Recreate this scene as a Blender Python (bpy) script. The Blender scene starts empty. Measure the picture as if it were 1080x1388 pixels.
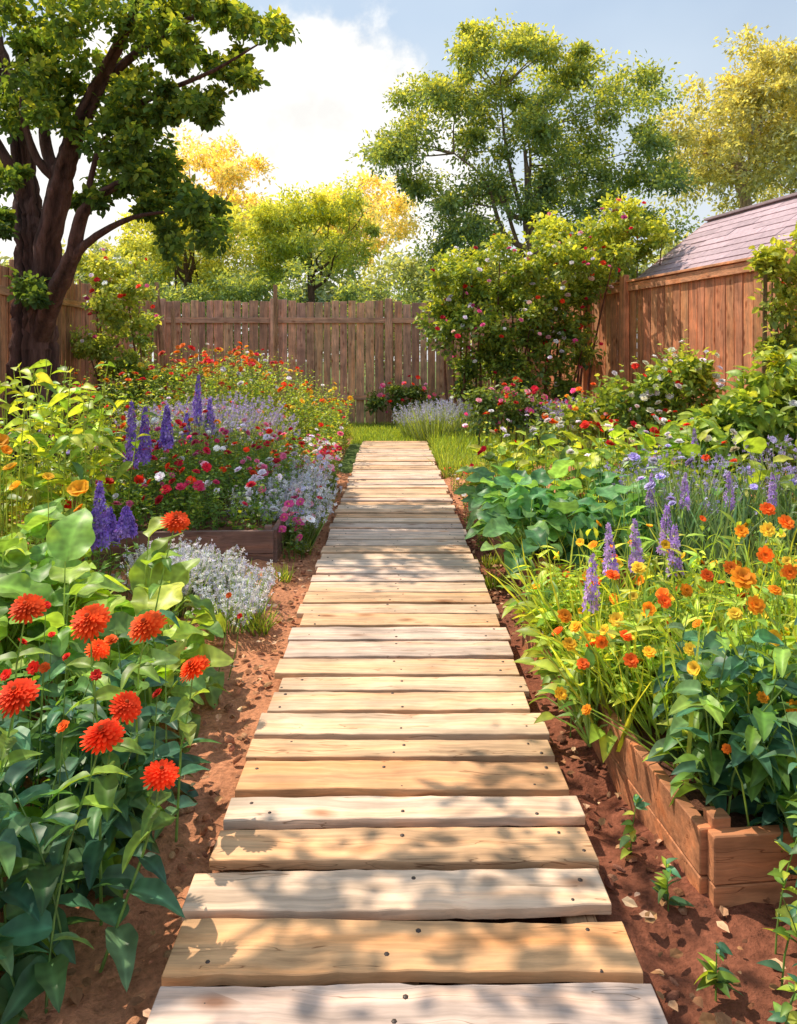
import bpy, math, numpy as np
from mathutils import Vector
rng=np.random.default_rng(11)
scene=bpy.context.scene
H0=1.3; F=1000.0; GZ=-0.09
def W(px,py,Y): return np.array([(px-533)*Y/F, Y, H0-(py-488)*Y/F])
def U(a,b,n=None): return rng.uniform(a,b,n)
def norm(v): return v/np.maximum(np.linalg.norm(v,axis=-1,keepdims=True),1e-9)
def rdir(n): return norm(rng.normal(size=(n,3)))
# ---------------------------------------------------------------- accumulator
class Acc:
    def __init__(s): s.v=[];s.c=[];s.f={3:[],4:[]};s.m={3:[],4:[]};s.n=0
    def raw(s,V,faces,C,mat=0):
        V=np.asarray(V,float).reshape(-1,3); C=np.asarray(C,float)
        if C.ndim==1: C=np.tile(C,(len(V),1))
        if C.shape[1]==3: C=np.hstack([C,np.ones((len(C),1))])
        s.v.append(V); s.c.append(C)
        for k,fa in faces.items():
            if len(fa):
                fa=np.asarray(fa)+s.n; s.f[k].append(fa); s.m[k].append(np.full(len(fa),mat))
        s.n+=len(V)
    def add(s,T,P,R,S,C,mat=0):
        N=len(P); 
        if N==0: return
        S=np.asarray(S,float)
        if S.ndim==0: S=np.full((N,3),float(S))
        elif S.ndim==1: S=np.repeat(S[:,None],3,1)
        C=np.asarray(C,float)
        if C.ndim==1: C=np.tile(C,(N,1))
        V=np.einsum('nij,nkj->nki',R,T['v'][None]*S[:,None,:])+P[:,None,:]
        k=len(T['v']); CC=(C[:,None,:3]*T['c'][None])
        A=rng.random((N,1,1))*np.ones((1,k,1)); CC=np.concatenate([CC,A],2)
        off=(np.arange(N)*k)[:,None,None]
        fs={q:(np.asarray(T['f'][q])[None]+off).reshape(-1,q) for q in (3,4) if len(T['f'].get(q,[]))}
        s.raw(V.reshape(-1,3),fs,CC.reshape(-1,4),mat)
    def build(s,name,mats,parent=None,smooth=True):
        me=bpy.data.meshes.new(name)
        V=np.concatenate(s.v); C=np.concatenate(s.c)
        loops=[];starts=[];mi=[];o=0
        for k in (3,4):
            if s.f[k]:
                fa=np.concatenate(s.f[k]); loops.append(fa.ravel()); starts.append(o+np.arange(len(fa))*k); o+=fa.size; mi.append(np.concatenate(s.m[k]))
        L=np.concatenate(loops);St=np.concatenate(starts);mi=np.concatenate(mi)
        me.vertices.add(len(V)); me.vertices.foreach_set('co',V.astype(np.float32).ravel())
        me.loops.add(len(L)); me.loops.foreach_set('vertex_index',L.astype(np.int32))
        me.polygons.add(len(St)); me.polygons.foreach_set('loop_start',St.astype(np.int32))
        me.polygons.foreach_set('material_index',mi.astype(np.int32))
        me.polygons.foreach_set('use_smooth',np.full(len(St),smooth))
        me.update(calc_edges=True)
        a=me.attributes.new('col','FLOAT_COLOR','POINT'); a.data.foreach_set('color',C.astype(np.float32).ravel())
        for m in mats: me.materials.append(m)
        ob=bpy.data.objects.new(name,me); scene.collection.objects.link(ob)
        if parent: ob.parent=parent
        return ob
def empty(name):
    e=bpy.data.objects.new(name,None); scene.collection.objects.link(e); return e
def frames(d,up=None,roll=None):
    y=norm(d); n=len(y)
    if up is None: up=np.tile([0,0,1.0],(n,1))
    x=np.cross(y,up); bad=np.linalg.norm(x,axis=1)<1e-4; x[bad]=[1,0,0]; x=norm(x); z=np.cross(x,y)
    if roll is not None:
        c=np.cos(roll)[:,None]; s_=np.sin(roll)[:,None]; x,z=x*c+z*s_, z*c-x*s_
    return np.stack([x,y,z],2)
def frames_z(n_):
    z=norm(n_); r=rdir(len(z)); x=norm(np.cross(r,z)); y=np.cross(z,x); return np.stack([x,y,z],2)
# ---------------------------------------------------------------- templates
def leafT(nl,nw,width=.5,droop=.3,fold=.25,wave=0.,pw=.75,tipp=1.0,rib=1.3,wf=10):
    v=[];c=[]
    for i in range(nl+1):
        t=i/nl; w=width*.5*(max(0,math.sin(math.pi*min(1,t**pw)))**tipp) 
        if i==0: w=width*.03
        for j in range(nw+1):
            u=-1+2*j/nw
            z=fold*abs(u)**1.2*w - droop*t*t + wave*math.sin(t*wf+ (1 if u>0 else 2.2))*abs(u)**1.5*w*2
            tt=t-.10*abs(u)*w*2*0.35
            v.append((u*w*(1+.05*math.sin(t*wf*1.7+(0 if u>0 else 1.3))), tt-(.12*droop*t*t), z)); 
            k=rib if abs(u)<.01 else (.9 if (i%2) else 1.06)
            c.append((k,k,k))
    q=[]
    for i in range(nl):
        for j in range(nw):
            a=i*(nw+1)+j; q.append((a,a+1,a+nw+2,a+nw+1))
    return dict(v=np.array(v),c=np.array(c),f={4:q})
BIG=leafT(15,8,.74,.4,.3,.13,.68,.62)
BIG2=leafT(10,4,.62,.25,.4,.08,.64,.7)
OVAL=leafT(6,2,.5,.35,.4,.0,.68,.9)
OVAL2=leafT(11,6,.5,.42,.45,.07,.66,.82,1.45,9)
LANCE=leafT(4,2,.24,.35,.4,0,.7,1)
SML=dict(v=np.array([(0,0,0),(.24,.45,.06),(0,1,-.1),(0,.5,-.05),(-.24,.45,.06)]),c=np.array([(.9,.9,.9),(1,1,1),(1.05,1.05,1.05),(1,1,1),(1,1,1)]),f={4:[(0,1,2,3),(0,3,2,4)]})
SMR=dict(v=np.array([(0,0,0),(.3,.3,.05),(.24,.7,.05),(0,1,-.12),(-.24,.7,.04),(-.3,.3,.06)]),c=np.ones((6,3)),f={4:[(0,1,2,3),(0,3,4,5)]})
BLADE=dict(v=np.array([(-.5,0,0),(.5,0,0),(.42,.4,.0),(-.42,.4,.0),(.28,.75,-.06),(-.28,.75,-.06),(0,1,-.18)]),c=np.array([(.6,.6,.6)]*2+[(.9,.9,.9)]*2+[(1.1,1.1,1.1)]*3),f={4:[(0,1,2,3),(3,2,4,5)],3:[(5,4,6)]})
def flowerT(layers,pw=.3,seg=3,tipc=1.08,basec=.75):
    v=[];c=[];q=[]
    prof=[(0,.45),(.4,.85),(.78,1.),(1,.5)] if seg==3 else [(0,.4),(.65,1.),(1,.55)]
    for li,(n,r,el,z0,rb) in enumerate(layers):
        for k in range(n):
            a=2*math.pi*(k+.5*(li%2)+rng.uniform(-.16,.16))/n; rr=r*rng.uniform(.86,1.06)
            b=len(v)
            for (t,w) in prof:
                e=el*(1-.35*t); d=rb+rr*t*math.cos(e); z=z0+rr*t*math.sin(e)
                hw=pw*w*r*.5*(7/n)*1.5
                for s_ in (-1,1):
                    v.append((d*math.cos(a)-s_*hw*math.sin(a), d*math.sin(a)+s_*hw*math.cos(a), z+.02*s_))
                    f_=basec+(tipc-basec)*t; f_*=rng.uniform(.97,1.03); c.append((f_,f_**1.4,f_))
            for i in range(len(prof)-1): q.append((b+2*i,b+2*i+1,b+2*i+3,b+2*i+2))
    return dict(v=np.array(v),c=np.array(c),f={4:q})
def domeT(r,h,z0,n=8):
    v=[];q=[];t3=[]
    for i,(a,b) in enumerate([(1,0),(.8,.6),(.4,.93)]):
        for k in range(n): 
            an=2*math.pi*k/n; v.append((r*a*math.cos(an),r*a*math.sin(an),z0+h*b))
    v.append((0,0,z0+h))
    for i in range(2):
        for k in range(n): q.append((i*n+k,i*n+(k+1)%n,(i+1)*n+(k+1)%n,(i+1)*n+k))
    for k in range(n): t3.append((2*n+k,2*n+(k+1)%n,3*n))
    return dict(v=np.array(v),c=np.ones((len(v),3)),f={4:q,3:t3})
ZIN=flowerT([(20,.98,-.3,.02,.05),(19,.92,.0,.1,.05),(17,.78,.25,.18,.04),(14,.6,.45,.26,.03),(11,.42,.68,.34,.02),(7,.26,.95,.4,.01)],.42,3,1.15,.55)
ZINC=domeT(.16,.22,.4)
COS=flowerT([(7,.95,.12,0,.05)],.62,2,1.05,.8); COSC=domeT(.2,.14,.02,6)
CUP=flowerT([(5,1.,.75,0,.05),(4,.8,1.0,.03,.02)],.75,2,1.1,.7)
POM=flowerT([(8,.95,.1,0,.03),(6,.75,.6,.08,.02),(4,.5,1.0,.14,.0)],.5,2,1.1,.65)
FLO=dict(v=np.array([(0,0,0),(.5,.3,.15),(1,0,.3),(.5,-.3,.15),(-.5,.3,.15),(-1,0,.3),(-.5,-.3,.15),(.3,.5,.15),(0,1,.3),(-.3,.5,.15),(.3,-.5,.15),(0,-1,.3),(-.3,-.5,.15)]),c=np.array([(.7,.7,.7)]+[(1,1,1)]*12),f={4:[(0,3,2,1),(0,4,5,6),(0,7,8,9),(0,12,11,10)]})
BLOB=domeT(1,.8,-.2,6)
# ---------------------------------------------------------------- materials
def nt(name):
    m=bpy.data.materials.new(name); m.use_nodes=True; t=m.node_tree; t.nodes.clear()
    o=t.nodes.new('ShaderNodeOutputMaterial'); return m,t,o
def N(t,ty,**k):
    n=t.nodes.new('ShaderNode'+ty)
    for a,b in k.items(): setattr(n,a,b)
    return n
def mth(t,op,a,b=None,clamp=False):
    n=N(t,'Math',operation=op); n.use_clamp=clamp
    for i,x in enumerate((a,b)):
        if x is None: continue
        if isinstance(x,(int,float)): n.inputs[i].default_value=x
        else: t.links.new(x,n.inputs[i])
    return n.outputs[0]
def mixc(t,fac,a,b,mode='MIX'):
    n=N(t,'Mix',data_type='RGBA',blend_type=mode)
    for s_,x in ((n.inputs[0],fac),(n.inputs[6],a),(n.inputs[7],b)):
        if isinstance(x,(int,float)): s_.default_value=x
        elif isinstance(x,tuple): s_.default_value=(*x,1) if len(x)==3 else x
        else: t.links.new(x,s_)
    return n.outputs[2]
def foliage(name,trans=.4,rough=.5,spec=.35,nscale=30,tint=(1.25,1.15,.6),gain=1.):
    m,t,o=nt(name); L=t.links.new
    at=N(t,'Attribute',attribute_name='col'); tc=N(t,'TexCoord')
    no=N(t,'TexNoise'); no.inputs['Scale'].default_value=nscale; no.inputs['Detail'].default_value=1; L(tc.outputs['Object'],no.inputs['Vector'])
    mr=N(t,'MapRange'); mr.inputs[1].default_value=.3;mr.inputs[2].default_value=.7;mr.inputs[3].default_value=.72*gain;mr.inputs[4].default_value=1.28*gain
    L(no.outputs['Fac'],mr.inputs[0])
    hs=mth(t,'MULTIPLY',mth(t,'ADD',mth(t,'MULTIPLY',at.outputs['Alpha'],.5),.75),mr.outputs[0])
    col2=N(t,'VectorMath',operation='SCALE'); L(at.outputs['Color'],col2.inputs[0]); L(hs,col2.inputs['Scale'])
    p=N(t,'BsdfPrincipled'); L(col2.outputs[0],p.inputs['Base Color']); p.inputs['Roughness'].default_value=rough; p.inputs['Specular IOR Level'].default_value=spec
    tr=N(t,'BsdfTranslucent'); tv=N(t,'VectorMath',operation='MULTIPLY'); L(col2.outputs[0],tv.inputs[0]); tv.inputs[1].default_value=tint; L(tv.outputs[0],tr.inputs['Color'])
    mx=N(t,'MixShader'); mx.inputs[0].default_value=trans; L(p.outputs[0],mx.inputs[1]); L(tr.outputs[0],mx.inputs[2]); L(mx.outputs[0],o.inputs[0]); return m
M_leaf=foliage('leaf',.42,.42,.4,25,(1.75,1.45,.55),1.3)
M_tleaf=foliage('tree_leaf',.48,.6,.15,3,(1.8,1.5,.5),1.5)
M_petal=foliage('petal',.3,.6,.15,40,(1.2,1.1,1.1),1.05)
def wood(name,axis,rough=.7,knots=True,bump=.35,streak=1.0):
    m,t,o=nt(name); L=t.links.new
    at=N(t,'Attribute',attribute_name='col'); tc=N(t,'TexCoord')
    off=N(t,'CombineXYZ'); a37=mth(t,'MULTIPLY',at.outputs['Alpha'],37.)
    L(a37,off.inputs[0]); L(mth(t,'MULTIPLY',at.outputs['Alpha'],91.),off.inputs[1]); L(a37,off.inputs[2])
    ad=N(t,'VectorMath',operation='ADD'); L(tc.outputs['Object'],ad.inputs[0]); L(off.outputs[0],ad.inputs[1])
    wn=N(t,'TexNoise'); wn.inputs['Scale'].default_value=3.5; L(ad.outputs[0],wn.inputs['Vector'])
    ws=N(t,'VectorMath',operation='SCALE'); L(wn.outputs['Color'],ws.inputs[0]); ws.inputs['Scale'].default_value=.06
    a2=N(t,'VectorMath',operation='ADD'); L(ad.outputs[0],a2.inputs[0]); L(ws.outputs[0],a2.inputs[1])
    def stretch(lo,hi):
        mp=N(t,'Mapping'); s_=[hi]*3; s_[axis]=lo; mp.inputs['Scale'].default_value=s_; L(a2.outputs[0],mp.inputs['Vector']); return mp.outputs[0]
    g=N(t,'TexNoise'); g.inputs['Scale'].default_value=1; g.inputs['Detail'].default_value=5; g.inputs['Roughness'].default_value=.65; L(stretch(2.,55.),g.inputs['Vector'])
    g2=N(t,'TexNoise'); g2.inputs['Scale'].default_value=1; g2.inputs['Detail'].default_value=3; L(stretch(1.2,14.),g2.inputs['Vector'])
    b=N(t,'TexNoise'); b.inputs['Scale'].default_value=5; b.inputs['Detail'].default_value=4; L(ad.outputs[0],b.inputs['Vector'])
    r1=N(t,'MapRange'); r1.inputs[1].default_value=.35;r1.inputs[2].default_value=.65;r1.inputs[3].default_value=1-.3*streak;r1.inputs[4].default_value=1+.12*streak; L(g.outputs['Fac'],r1.inputs[0])
    r2=N(t,'MapRange'); r2.inputs[1].default_value=.38;r2.inputs[2].default_value=.6;r2.inputs[3].default_value=1-.3*streak;r2.inputs[4].default_value=1.05; L(g2.outputs['Fac'],r2.inputs[0])
    r3=N(t,'MapRange'); r3.inputs[1].default_value=.3;r3.inputs[2].default_value=.7;r3.inputs[3].default_value=.75;r3.inputs[4].default_value=1.18; L(b.outputs['Fac'],r3.inputs[0])
    k=mth(t,'MULTIPLY',mth(t,'MULTIPLY',r1.outputs[0],r2.outputs[0]),r3.outputs[0])
    c=N(t,'VectorMath',operation='SCALE'); L(at.outputs['Color'],c.inputs[0]); L(k,c.inputs['Scale']); cc=c.outputs[0]
    cc=mixc(t,mth(t,'MULTIPLY',mth(t,'SUBTRACT',g2.outputs['Fac'],.48,True),3.0,True),cc,mixc(t,1.,cc,(1.0,.74,.52),'MULTIPLY'))
    ck=N(t,'TexNoise'); ck.inputs['Scale'].default_value=1; ck.inputs['Detail'].default_value=2; L(stretch(.9,26.),ck.inputs['Vector'])
    cr=N(t,'MapRange'); cr.inputs[1].default_value=.0;cr.inputs[2].default_value=.008;cr.inputs[3].default_value=.8;cr.inputs[4].default_value=0.; L(mth(t,'ABSOLUTE',mth(t,'SUBTRACT',ck.outputs['Fac'],.6)),cr.inputs[0])
    cc=mixc(t,cr.outputs[0],cc,mixc(t,1.,cc,(.4,.28,.2),'MULTIPLY'))
    if knots:
        vo=N(t,'TexVoronoi'); mp=N(t,'Mapping'); s_=[9.]*3; s_[axis]=4.; mp.inputs['Scale'].default_value=s_; L(a2.outputs[0],mp.inputs['Vector']); L(mp.outputs[0],vo.inputs['Vector']); vo.inputs['Scale'].default_value=1
        kr=N(t,'MapRange'); kr.inputs[1].default_value=.06;kr.inputs[2].default_value=.26;kr.inputs[3].default_value=.85;kr.inputs[4].default_value=0; L(vo.outputs['Distance'],kr.inputs[0])
        sel=N(t,'MapRange'); sp=N(t,'SeparateColor'); L(vo.outputs['Color'],sp.inputs[0]); sel.inputs[1].default_value=.4; sel.inputs[2].default_value=.45; L(sp.outputs[0],sel.inputs[0])
        cc=mixc(t,mth(t,'MULTIPLY',kr.outputs[0],sel.outputs[0]),cc,mixc(t,1.,cc,(.42,.25,.16),'MULTIPLY'))
    p=N(t,'BsdfPrincipled'); L(cc,p.inputs['Base Color']); p.inputs['Roughness'].default_value=rough; p.inputs['Specular IOR Level'].default_value=.3
    bp=N(t,'Bump'); bp.inputs['Strength'].default_value=bump; bp.inputs['Distance'].default_value=.004; L(mth(t,'SUBTRACT',mth(t,'ADD',g.outputs['Fac'],g2.outputs['Fac']),cr.outputs[0]),bp.inputs['Height']); L(bp.outputs[0],p.inputs['Normal'])
    L(p.outputs[0],o.inputs[0]); return m
M_woodX=wood('boardwalk_wood',0,.75,True,.5); M_woodY=wood('timber_lengthwise',1); M_woodZ=wood('fence_wood',2,.8,True,.5,1.1)
def simple(name,rough=.9,scale=20,lo=.6,hi=1.35,bump=.6,dist=.02,spec=.2,aniso=None):
    m,t,o=nt(name); L=t.links.new
    at=N(t,'Attribute',attribute_name='col'); tc=N(t,'TexCoord'); vec=tc.outputs['Object']
    if aniso:
        mp=N(t,'Mapping'); mp.inputs['Scale'].default_value=aniso; L(vec,mp.inputs['Vector']); vec=mp.outputs[0]
    no=N(t,'TexNoise'); no.inputs['Scale'].default_value=scale; no.inputs['Detail'].default_value=7; no.inputs['Roughness'].default_value=.65; L(vec,no.inputs['Vector'])
    n2=N(t,'TexNoise'); n2.inputs['Scale'].default_value=scale*.12; n2.inputs['Detail'].default_value=3; L(vec,n2.inputs['Vector'])
    s_=mth(t,'ADD',mth(t,'MULTIPLY',no.outputs['Fac'],.7),mth(t,'MULTIPLY',n2.outputs['Fac'],.3))
    mr=N(t,'MapRange'); mr.inputs[1].default_value=.33;mr.inputs[2].default_value=.67;mr.inputs[3].default_value=lo;mr.inputs[4].default_value=hi; L(s_,mr.inputs[0])
    c=N(t,'VectorMath',operation='SCALE'); L(at.outputs['Color'],c.inputs[0]); L(mr.outputs[0],c.inputs['Scale'])
    p=N(t,'BsdfPrincipled'); L(c.outputs[0],p.inputs['Base Color']); p.inputs['Roughness'].default_value=rough; p.inputs['Specular IOR Level'].default_value=spec
    bp=N(t,'Bump'); bp.inputs['Strength'].default_value=bump; bp.inputs['Distance'].default_value=dist; L(no.outputs['Fac'],bp.inputs['Height']); L(bp.outputs[0],p.inputs['Normal'])
    L(p.outputs[0],o.inputs[0]); return m
M_soil=simple('soil',.95,45,.5,1.5,1.,.02)
M_bark=simple('bark',.9,16,.3,1.7,1.,.12,.2,(1,1,.16))
M_chip=simple('bark_chip',.85,60,.7,1.3,.4,.003)
M_roof=simple('roof_shingle',.7,14,.75,1.25,.5,.01)
M_nail=simple('rusty_nail',.5,80,.7,1.2,.2,.001,.5)
# ---------------------------------------------------------------- builders
def tubes(acc,paths,r,col,sides=4,mat=0,rad_prof=None):
    paths=np.asarray(paths,float); n,K,_=paths.shape
    tan=np.gradient(paths,axis=1); tan=norm(tan)
    ref=np.broadcast_to(np.array([.25,.95,.1]),tan.shape); x=norm(np.cross(tan,ref)); y=np.cross(tan,x)
    if rad_prof is None: rad_prof=np.linspace(1,.45,K)
    rad_prof=np.asarray(rad_prof,float)
    if rad_prof.ndim==1: rad_prof=np.tile(rad_prof,(n,1))
    rr=np.asarray(r,float)*np.ones(n)
    an=np.arange(sides)*2*np.pi/sides
    V=paths[:,:,None,:]+(x[:,:,None,:]*np.cos(an)[None,None,:,None]+y[:,:,None,:]*np.sin(an)[None,None,:,None])*(rr[:,None]*rad_prof)[:,:,None,None]
    q=[]
    for i in range(K-1):
        for j in range(sides): q.append((i*sides+j,i*sides+(j+1)%sides,(i+1)*sides+(j+1)%sides,(i+1)*sides+j))
    q=np.array(q); fs=(q[None]+(np.arange(n)*K*sides)[:,None,None]).reshape(-1,4)
    col=np.asarray(col,float)
    if col.ndim==1: C=np.tile(col,(n*K*sides,1))
    else: C=np.repeat(col,K*sides,0)
    acc.raw(V.reshape(-1,3),{4:fs},C,mat)
def pick(cols,n,var=.15):
    cols=np.array(cols,float); c=cols[rng.integers(0,len(cols),n)]
    return np.clip(c*(1+rng.normal(0,var,(n,1)))*(1+rng.normal(0,var*.3,(n,3))),0,.95)
def curvepts(P,H,lean,K=5,bend=None):
    n=len(P); a=U(0,2*np.pi,n); l=U(.2,1,n)*lean; Lv=np.stack([np.cos(a)*l,np.sin(a)*l,np.zeros(n)],1)
    if bend is not None: Lv=Lv+bend
    t=np.linspace(0,1,K)[None,:,None]
    return P[:,None,:]+t*H[:,None,None]*np.array([0,0,1.])+(t**1.8)*Lv[:,None,:]*H[:,None,None]-np.array([0,0,.25])*(t**2.5)*(np.linalg.norm(Lv,axis=1)[:,None,None])*H[:,None,None], Lv
def along(path,t):
    K=path.shape[1]; x=t*(K-1); i=np.clip(x.astype(int),0,K-2); f=(x-i)[...,None]
    r=np.arange(path.shape[0])[:,None]; return path[r,i]*(1-f)+path[r,i+1]*f
def shoots(acc,P,H,nl,T,ls,cols,lean=.25,elev=(-.2,.7),stemr=.003,stemc=(.12,.2,.05),tmin=.12,bend=None,taper=.45,K=5):
    n=len(P); H=np.asarray(H,float)*np.ones(n)
    path,Lv=curvepts(P,H,lean,K,bend)
    tubes(acc,path,stemr,np.array(stemc),3)
    t=U(tmin,1.,(n,nl)); pos=along(path,t).reshape(-1,3); m=n*nl
    a=U(0,2*np.pi,m); e=U(elev[0],elev[1],m)
    d=np.stack([np.cos(a)*np.cos(e),np.sin(a)*np.cos(e),np.sin(e)],1)
    s_=ls*U(.6,1.2,m)*(1-taper*t.ravel())
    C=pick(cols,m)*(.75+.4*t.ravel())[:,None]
    acc.add(T,pos,frames(d,None,rng.normal(0,.4,m)),s_,C,0)
    return path[:,-1],norm(path[:,-1]-path[:,-2])
def heads(acc,T,P,D,s_,cols,center=None,cT=None,tilt=.5,face=None):
    n=len(P)
    if n==0: return
    nn=D+rng.normal(0,tilt,(n,3))*np.array([1,1,.5])
    if face is not None: nn=nn+np.array(face)
    nn[:,2]=np.abs(nn[:,2])+.15
    R=frames_z(nn); S=s_*U(.65,1.25,n)
    acc.add(T,P,R,S,pick(cols,n,.08),1)
    if center is not None: acc.add(cT or COSC,P,R,S,np.array(center),1)
def spikes(acc,P,H,L,r,cols,nf=45,stem=(.1,.2,.06),lean=.06,fs=.013):
    n=len(P); H=np.asarray(H)*np.ones(n); L=np.asarray(L)*np.ones(n)
    path,_=curvepts(P,H,lean,5); tubes(acc,path,.004,np.array(stem),3)
    t0=1-L/H; t=t0[:,None]+(1-t0)[:,None]*(np.linspace(0,1,nf)[None]+rng.normal(0,.01,(n,nf))).clip(0,1)
    pos=along(path,t).reshape(-1,3); u=((t-t0[:,None])/(1-t0)[:,None]).ravel(); m=n*nf
    a=U(0,2*np.pi,m); rad=r*(1.05-u**1.5*.85)*U(.6,1.1,m)
    d=np.stack([np.cos(a),np.sin(a),U(-.1,.5,m)],1)
    acc.add(FLO,pos+d*rad[:,None],frames_z(d),fs*(1.15-.6*u)*U(.8,1.2,m),pick(cols,m,.15),1)
def cloud_flowers(acc,T,P,s_,cols,**k): heads(acc,T,P,np.tile([0,-.3,1.],(len(P),1)),s_,cols,**k)
def crown(acc,C,R,ncl,rc,nleaf,ls,cdark,cmid,cbri,T=SML,zmin=-.75,inner=.3,centers=None,zf=.75,mat=0,sub_=.55):
    C=np.array(C,float);R=np.array(R,float)
    if centers is None:
        d=rdir(ncl*3); d=d[d[:,2]>zmin][:ncl]; rr=U(inner,1,len(d))**.6
        centers=C+d*rr[:,None]*R
    k=len(centers); rcs=np.asarray(rc)*np.ones(k)*U(.55,1.5,k)
    idx=np.repeat(np.arange(k),nleaf); m=len(idx)
    d=rdir(m); r=U(0,1,m)**.5*(1+.3*np.abs(rng.normal(0,1,m)))
    ns=12; sub=rdir(k*ns).reshape(k,ns,3)*U(.5,1.5,(k,ns,1)); sidx=rng.integers(0,ns,m); sd=sub[idx,sidx]
    off=d*r[:,None]*(1-sub_)+sd*sub_*1.1
    p=centers[idx]+off*rcs[idx][:,None]*np.array([1,1,zf])
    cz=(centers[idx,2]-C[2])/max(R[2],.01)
    u=np.clip(.47+.26*off[:,2]+.2*cz+rng.normal(0,.17,m),0,1)  # paints top light and low shade into leaf colour, plus random variation
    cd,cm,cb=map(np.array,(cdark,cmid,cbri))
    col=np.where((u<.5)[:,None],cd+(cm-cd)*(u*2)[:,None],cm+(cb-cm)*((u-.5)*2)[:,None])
    ld=norm(off+rdir(m)*1.2+np.array([0,0,-.25]))
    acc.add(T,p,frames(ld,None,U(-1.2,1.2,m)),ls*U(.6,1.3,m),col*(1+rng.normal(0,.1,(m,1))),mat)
    return centers
def limb(acc,pts,rads,col,sides=9,sub=5,rough=.06,mat=1):
    pts=np.array(pts,float); rads=np.array(rads,float); n=len(pts)
    t=np.linspace(0,n-1,(n-1)*sub+1); out=[];rr=[]
    ext=np.vstack([2*pts[0]-pts[1],pts,2*pts[-1]-pts[-2]])
    for x in t:
        i=min(int(x),n-2); f=x-i; p0,p1,p2,p3=ext[i:i+4]
        out.append(.5*((2*p1)+(-p0+p2)*f+(2*p0-5*p1+4*p2-p3)*f*f+(-p0+3*p1-3*p2+p3)*f**3)); rr.append(rads[i]*(1-f)+rads[i+1]*f)
    out=np.array(out); rr=np.array(rr); out+=rng.normal(0,rough,out.shape)*rr[:,None]
    tubes(acc,out[None],1.,col,sides,mat,rr[None]*(1+rng.normal(0,.03,(1,len(rr)))))
    if sides>=9:
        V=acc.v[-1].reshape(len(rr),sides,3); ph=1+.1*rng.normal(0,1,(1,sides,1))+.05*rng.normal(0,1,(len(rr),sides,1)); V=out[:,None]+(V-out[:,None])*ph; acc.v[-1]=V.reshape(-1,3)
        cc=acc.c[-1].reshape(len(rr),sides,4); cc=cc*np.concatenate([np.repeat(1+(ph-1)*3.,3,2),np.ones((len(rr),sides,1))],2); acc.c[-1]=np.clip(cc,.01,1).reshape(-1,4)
    return out
def rect(x0,x1,y0,y1,n,z=GZ): return np.stack([U(x0,x1,n),U(y0,y1,n),np.full(n,z)],1)
def plank(acc,c,L,w,h,col,R=np.eye(3),seg=10,jit=.0015,ch=.003,mat=0):
    a,b=w/2,h/2
    prof=np.array([(-a+ch,-b),(a-ch,-b),(a,-b+ch),(a,b-ch),(a-ch,b),(-a+ch,b),(-a,b-ch),(-a,-b+ch)])
    xs=np.concatenate([[-L/2],np.linspace(-L/2+ch,L/2-ch,seg),[L/2]]); K=len(xs); V=[]
    wf=np.cumsum(rng.normal(0,jit,(K,2)),0); wf-=wf.mean(0)
    for i,x in enumerate(xs):
        pr=prof.copy()
        if i in (0,K-1): pr=pr*np.array([(a-ch)/a,(b-ch)/b])
        pr[:,0]+=np.where(pr[:,0]<0,wf[i,0],wf[i,1])
        V.append(np.column_stack([np.full(8,x),pr]))
    V=np.concatenate(V)@np.asarray(R).T+np.array(c)
    q=[(i*8+j,i*8+(j+1)%8,(i+1)*8+(j+1)%8,(i+1)*8+j) for i in range(K-1) for j in range(8)]
    for o in (0,(K-1)*8): q+=[(o,o+1,o+2,o+7),(o+7,o+2,o+3,o+6),(o+6,o+3,o+4,o+5)]
    acc.raw(V,{4:q},np.append(np.array(col),rng.random()),mat)
def rotm(ax,ay,az):
    from mathutils import Euler
    return np.array(Euler((ax,ay,az)).to_matrix())
def cols_(a,b,c): return np.stack([a,b,c],1).astype(float)

# ================================================================ GROUND
xs=np.concatenate([-np.geomspace(400,6.2,22),np.arange(-6,6.01,.05),np.geomspace(6.2,400,22)])
ys=np.concatenate([-np.geomspace(200,2.2,14),np.arange(-2,10,.05),np.arange(10,17,.25),np.geomspace(17.5,700,26)])
X,Y=np.meshgrid(xs,ys); Z=np.zeros_like(X)
for _ in range(36):
    k=rng.uniform(1.5,45); a=U(0,6.28); Z+=np.sin(X*k*np.cos(a)+Y*k*np.sin(a)+U(0,6.28))*.012/(1+k*.12)
near=(np.abs(X)<6.1)&(Y<17)
Z=np.where(near,Z*.8+rng.normal(0,.0045,Z.shape),0); Z=np.where((np.abs(X-.02)<.6),Z*.3,Z)+GZ
mound=np.clip((np.abs(X-.02)-.62)/.3,0,1)*.03*(Y<9.5)*(np.abs(X)<6); Z+=mound
gx,gy=X.ravel(),Y.ravel()
soil=((gx>-5.2)&(gx<6.3)&(gy<9.6+.5*np.sin(gx*3)))|((gx<-.75)&(gx>-5.2)&(gy<15))|((gx>1.6)&(gx<4)&(gy<15))
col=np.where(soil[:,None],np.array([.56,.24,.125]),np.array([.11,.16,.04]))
col=np.where((soil&(gx>.5)&(gx<.95)&(gy<7))[:,None],np.array([.27,.095,.055]),col)  # darker strip paints the shadow band beside the path into the soil
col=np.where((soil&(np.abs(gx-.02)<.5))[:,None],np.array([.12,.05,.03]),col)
nx,ny=len(xs),len(ys); ii=np.arange(nx*ny).reshape(ny,nx)
q=np.stack([ii[:-1,:-1],ii[:-1,1:],ii[1:,1:],ii[1:,:-1]],-1).reshape(-1,4)
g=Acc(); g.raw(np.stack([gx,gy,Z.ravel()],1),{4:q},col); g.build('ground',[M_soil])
g=Acc(); n=7500; P=rect(-2.2,2.2,.8,8,n,GZ+.012); P=P[(np.abs(P[:,0]-.02)>.53)]; n=len(P)
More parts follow.
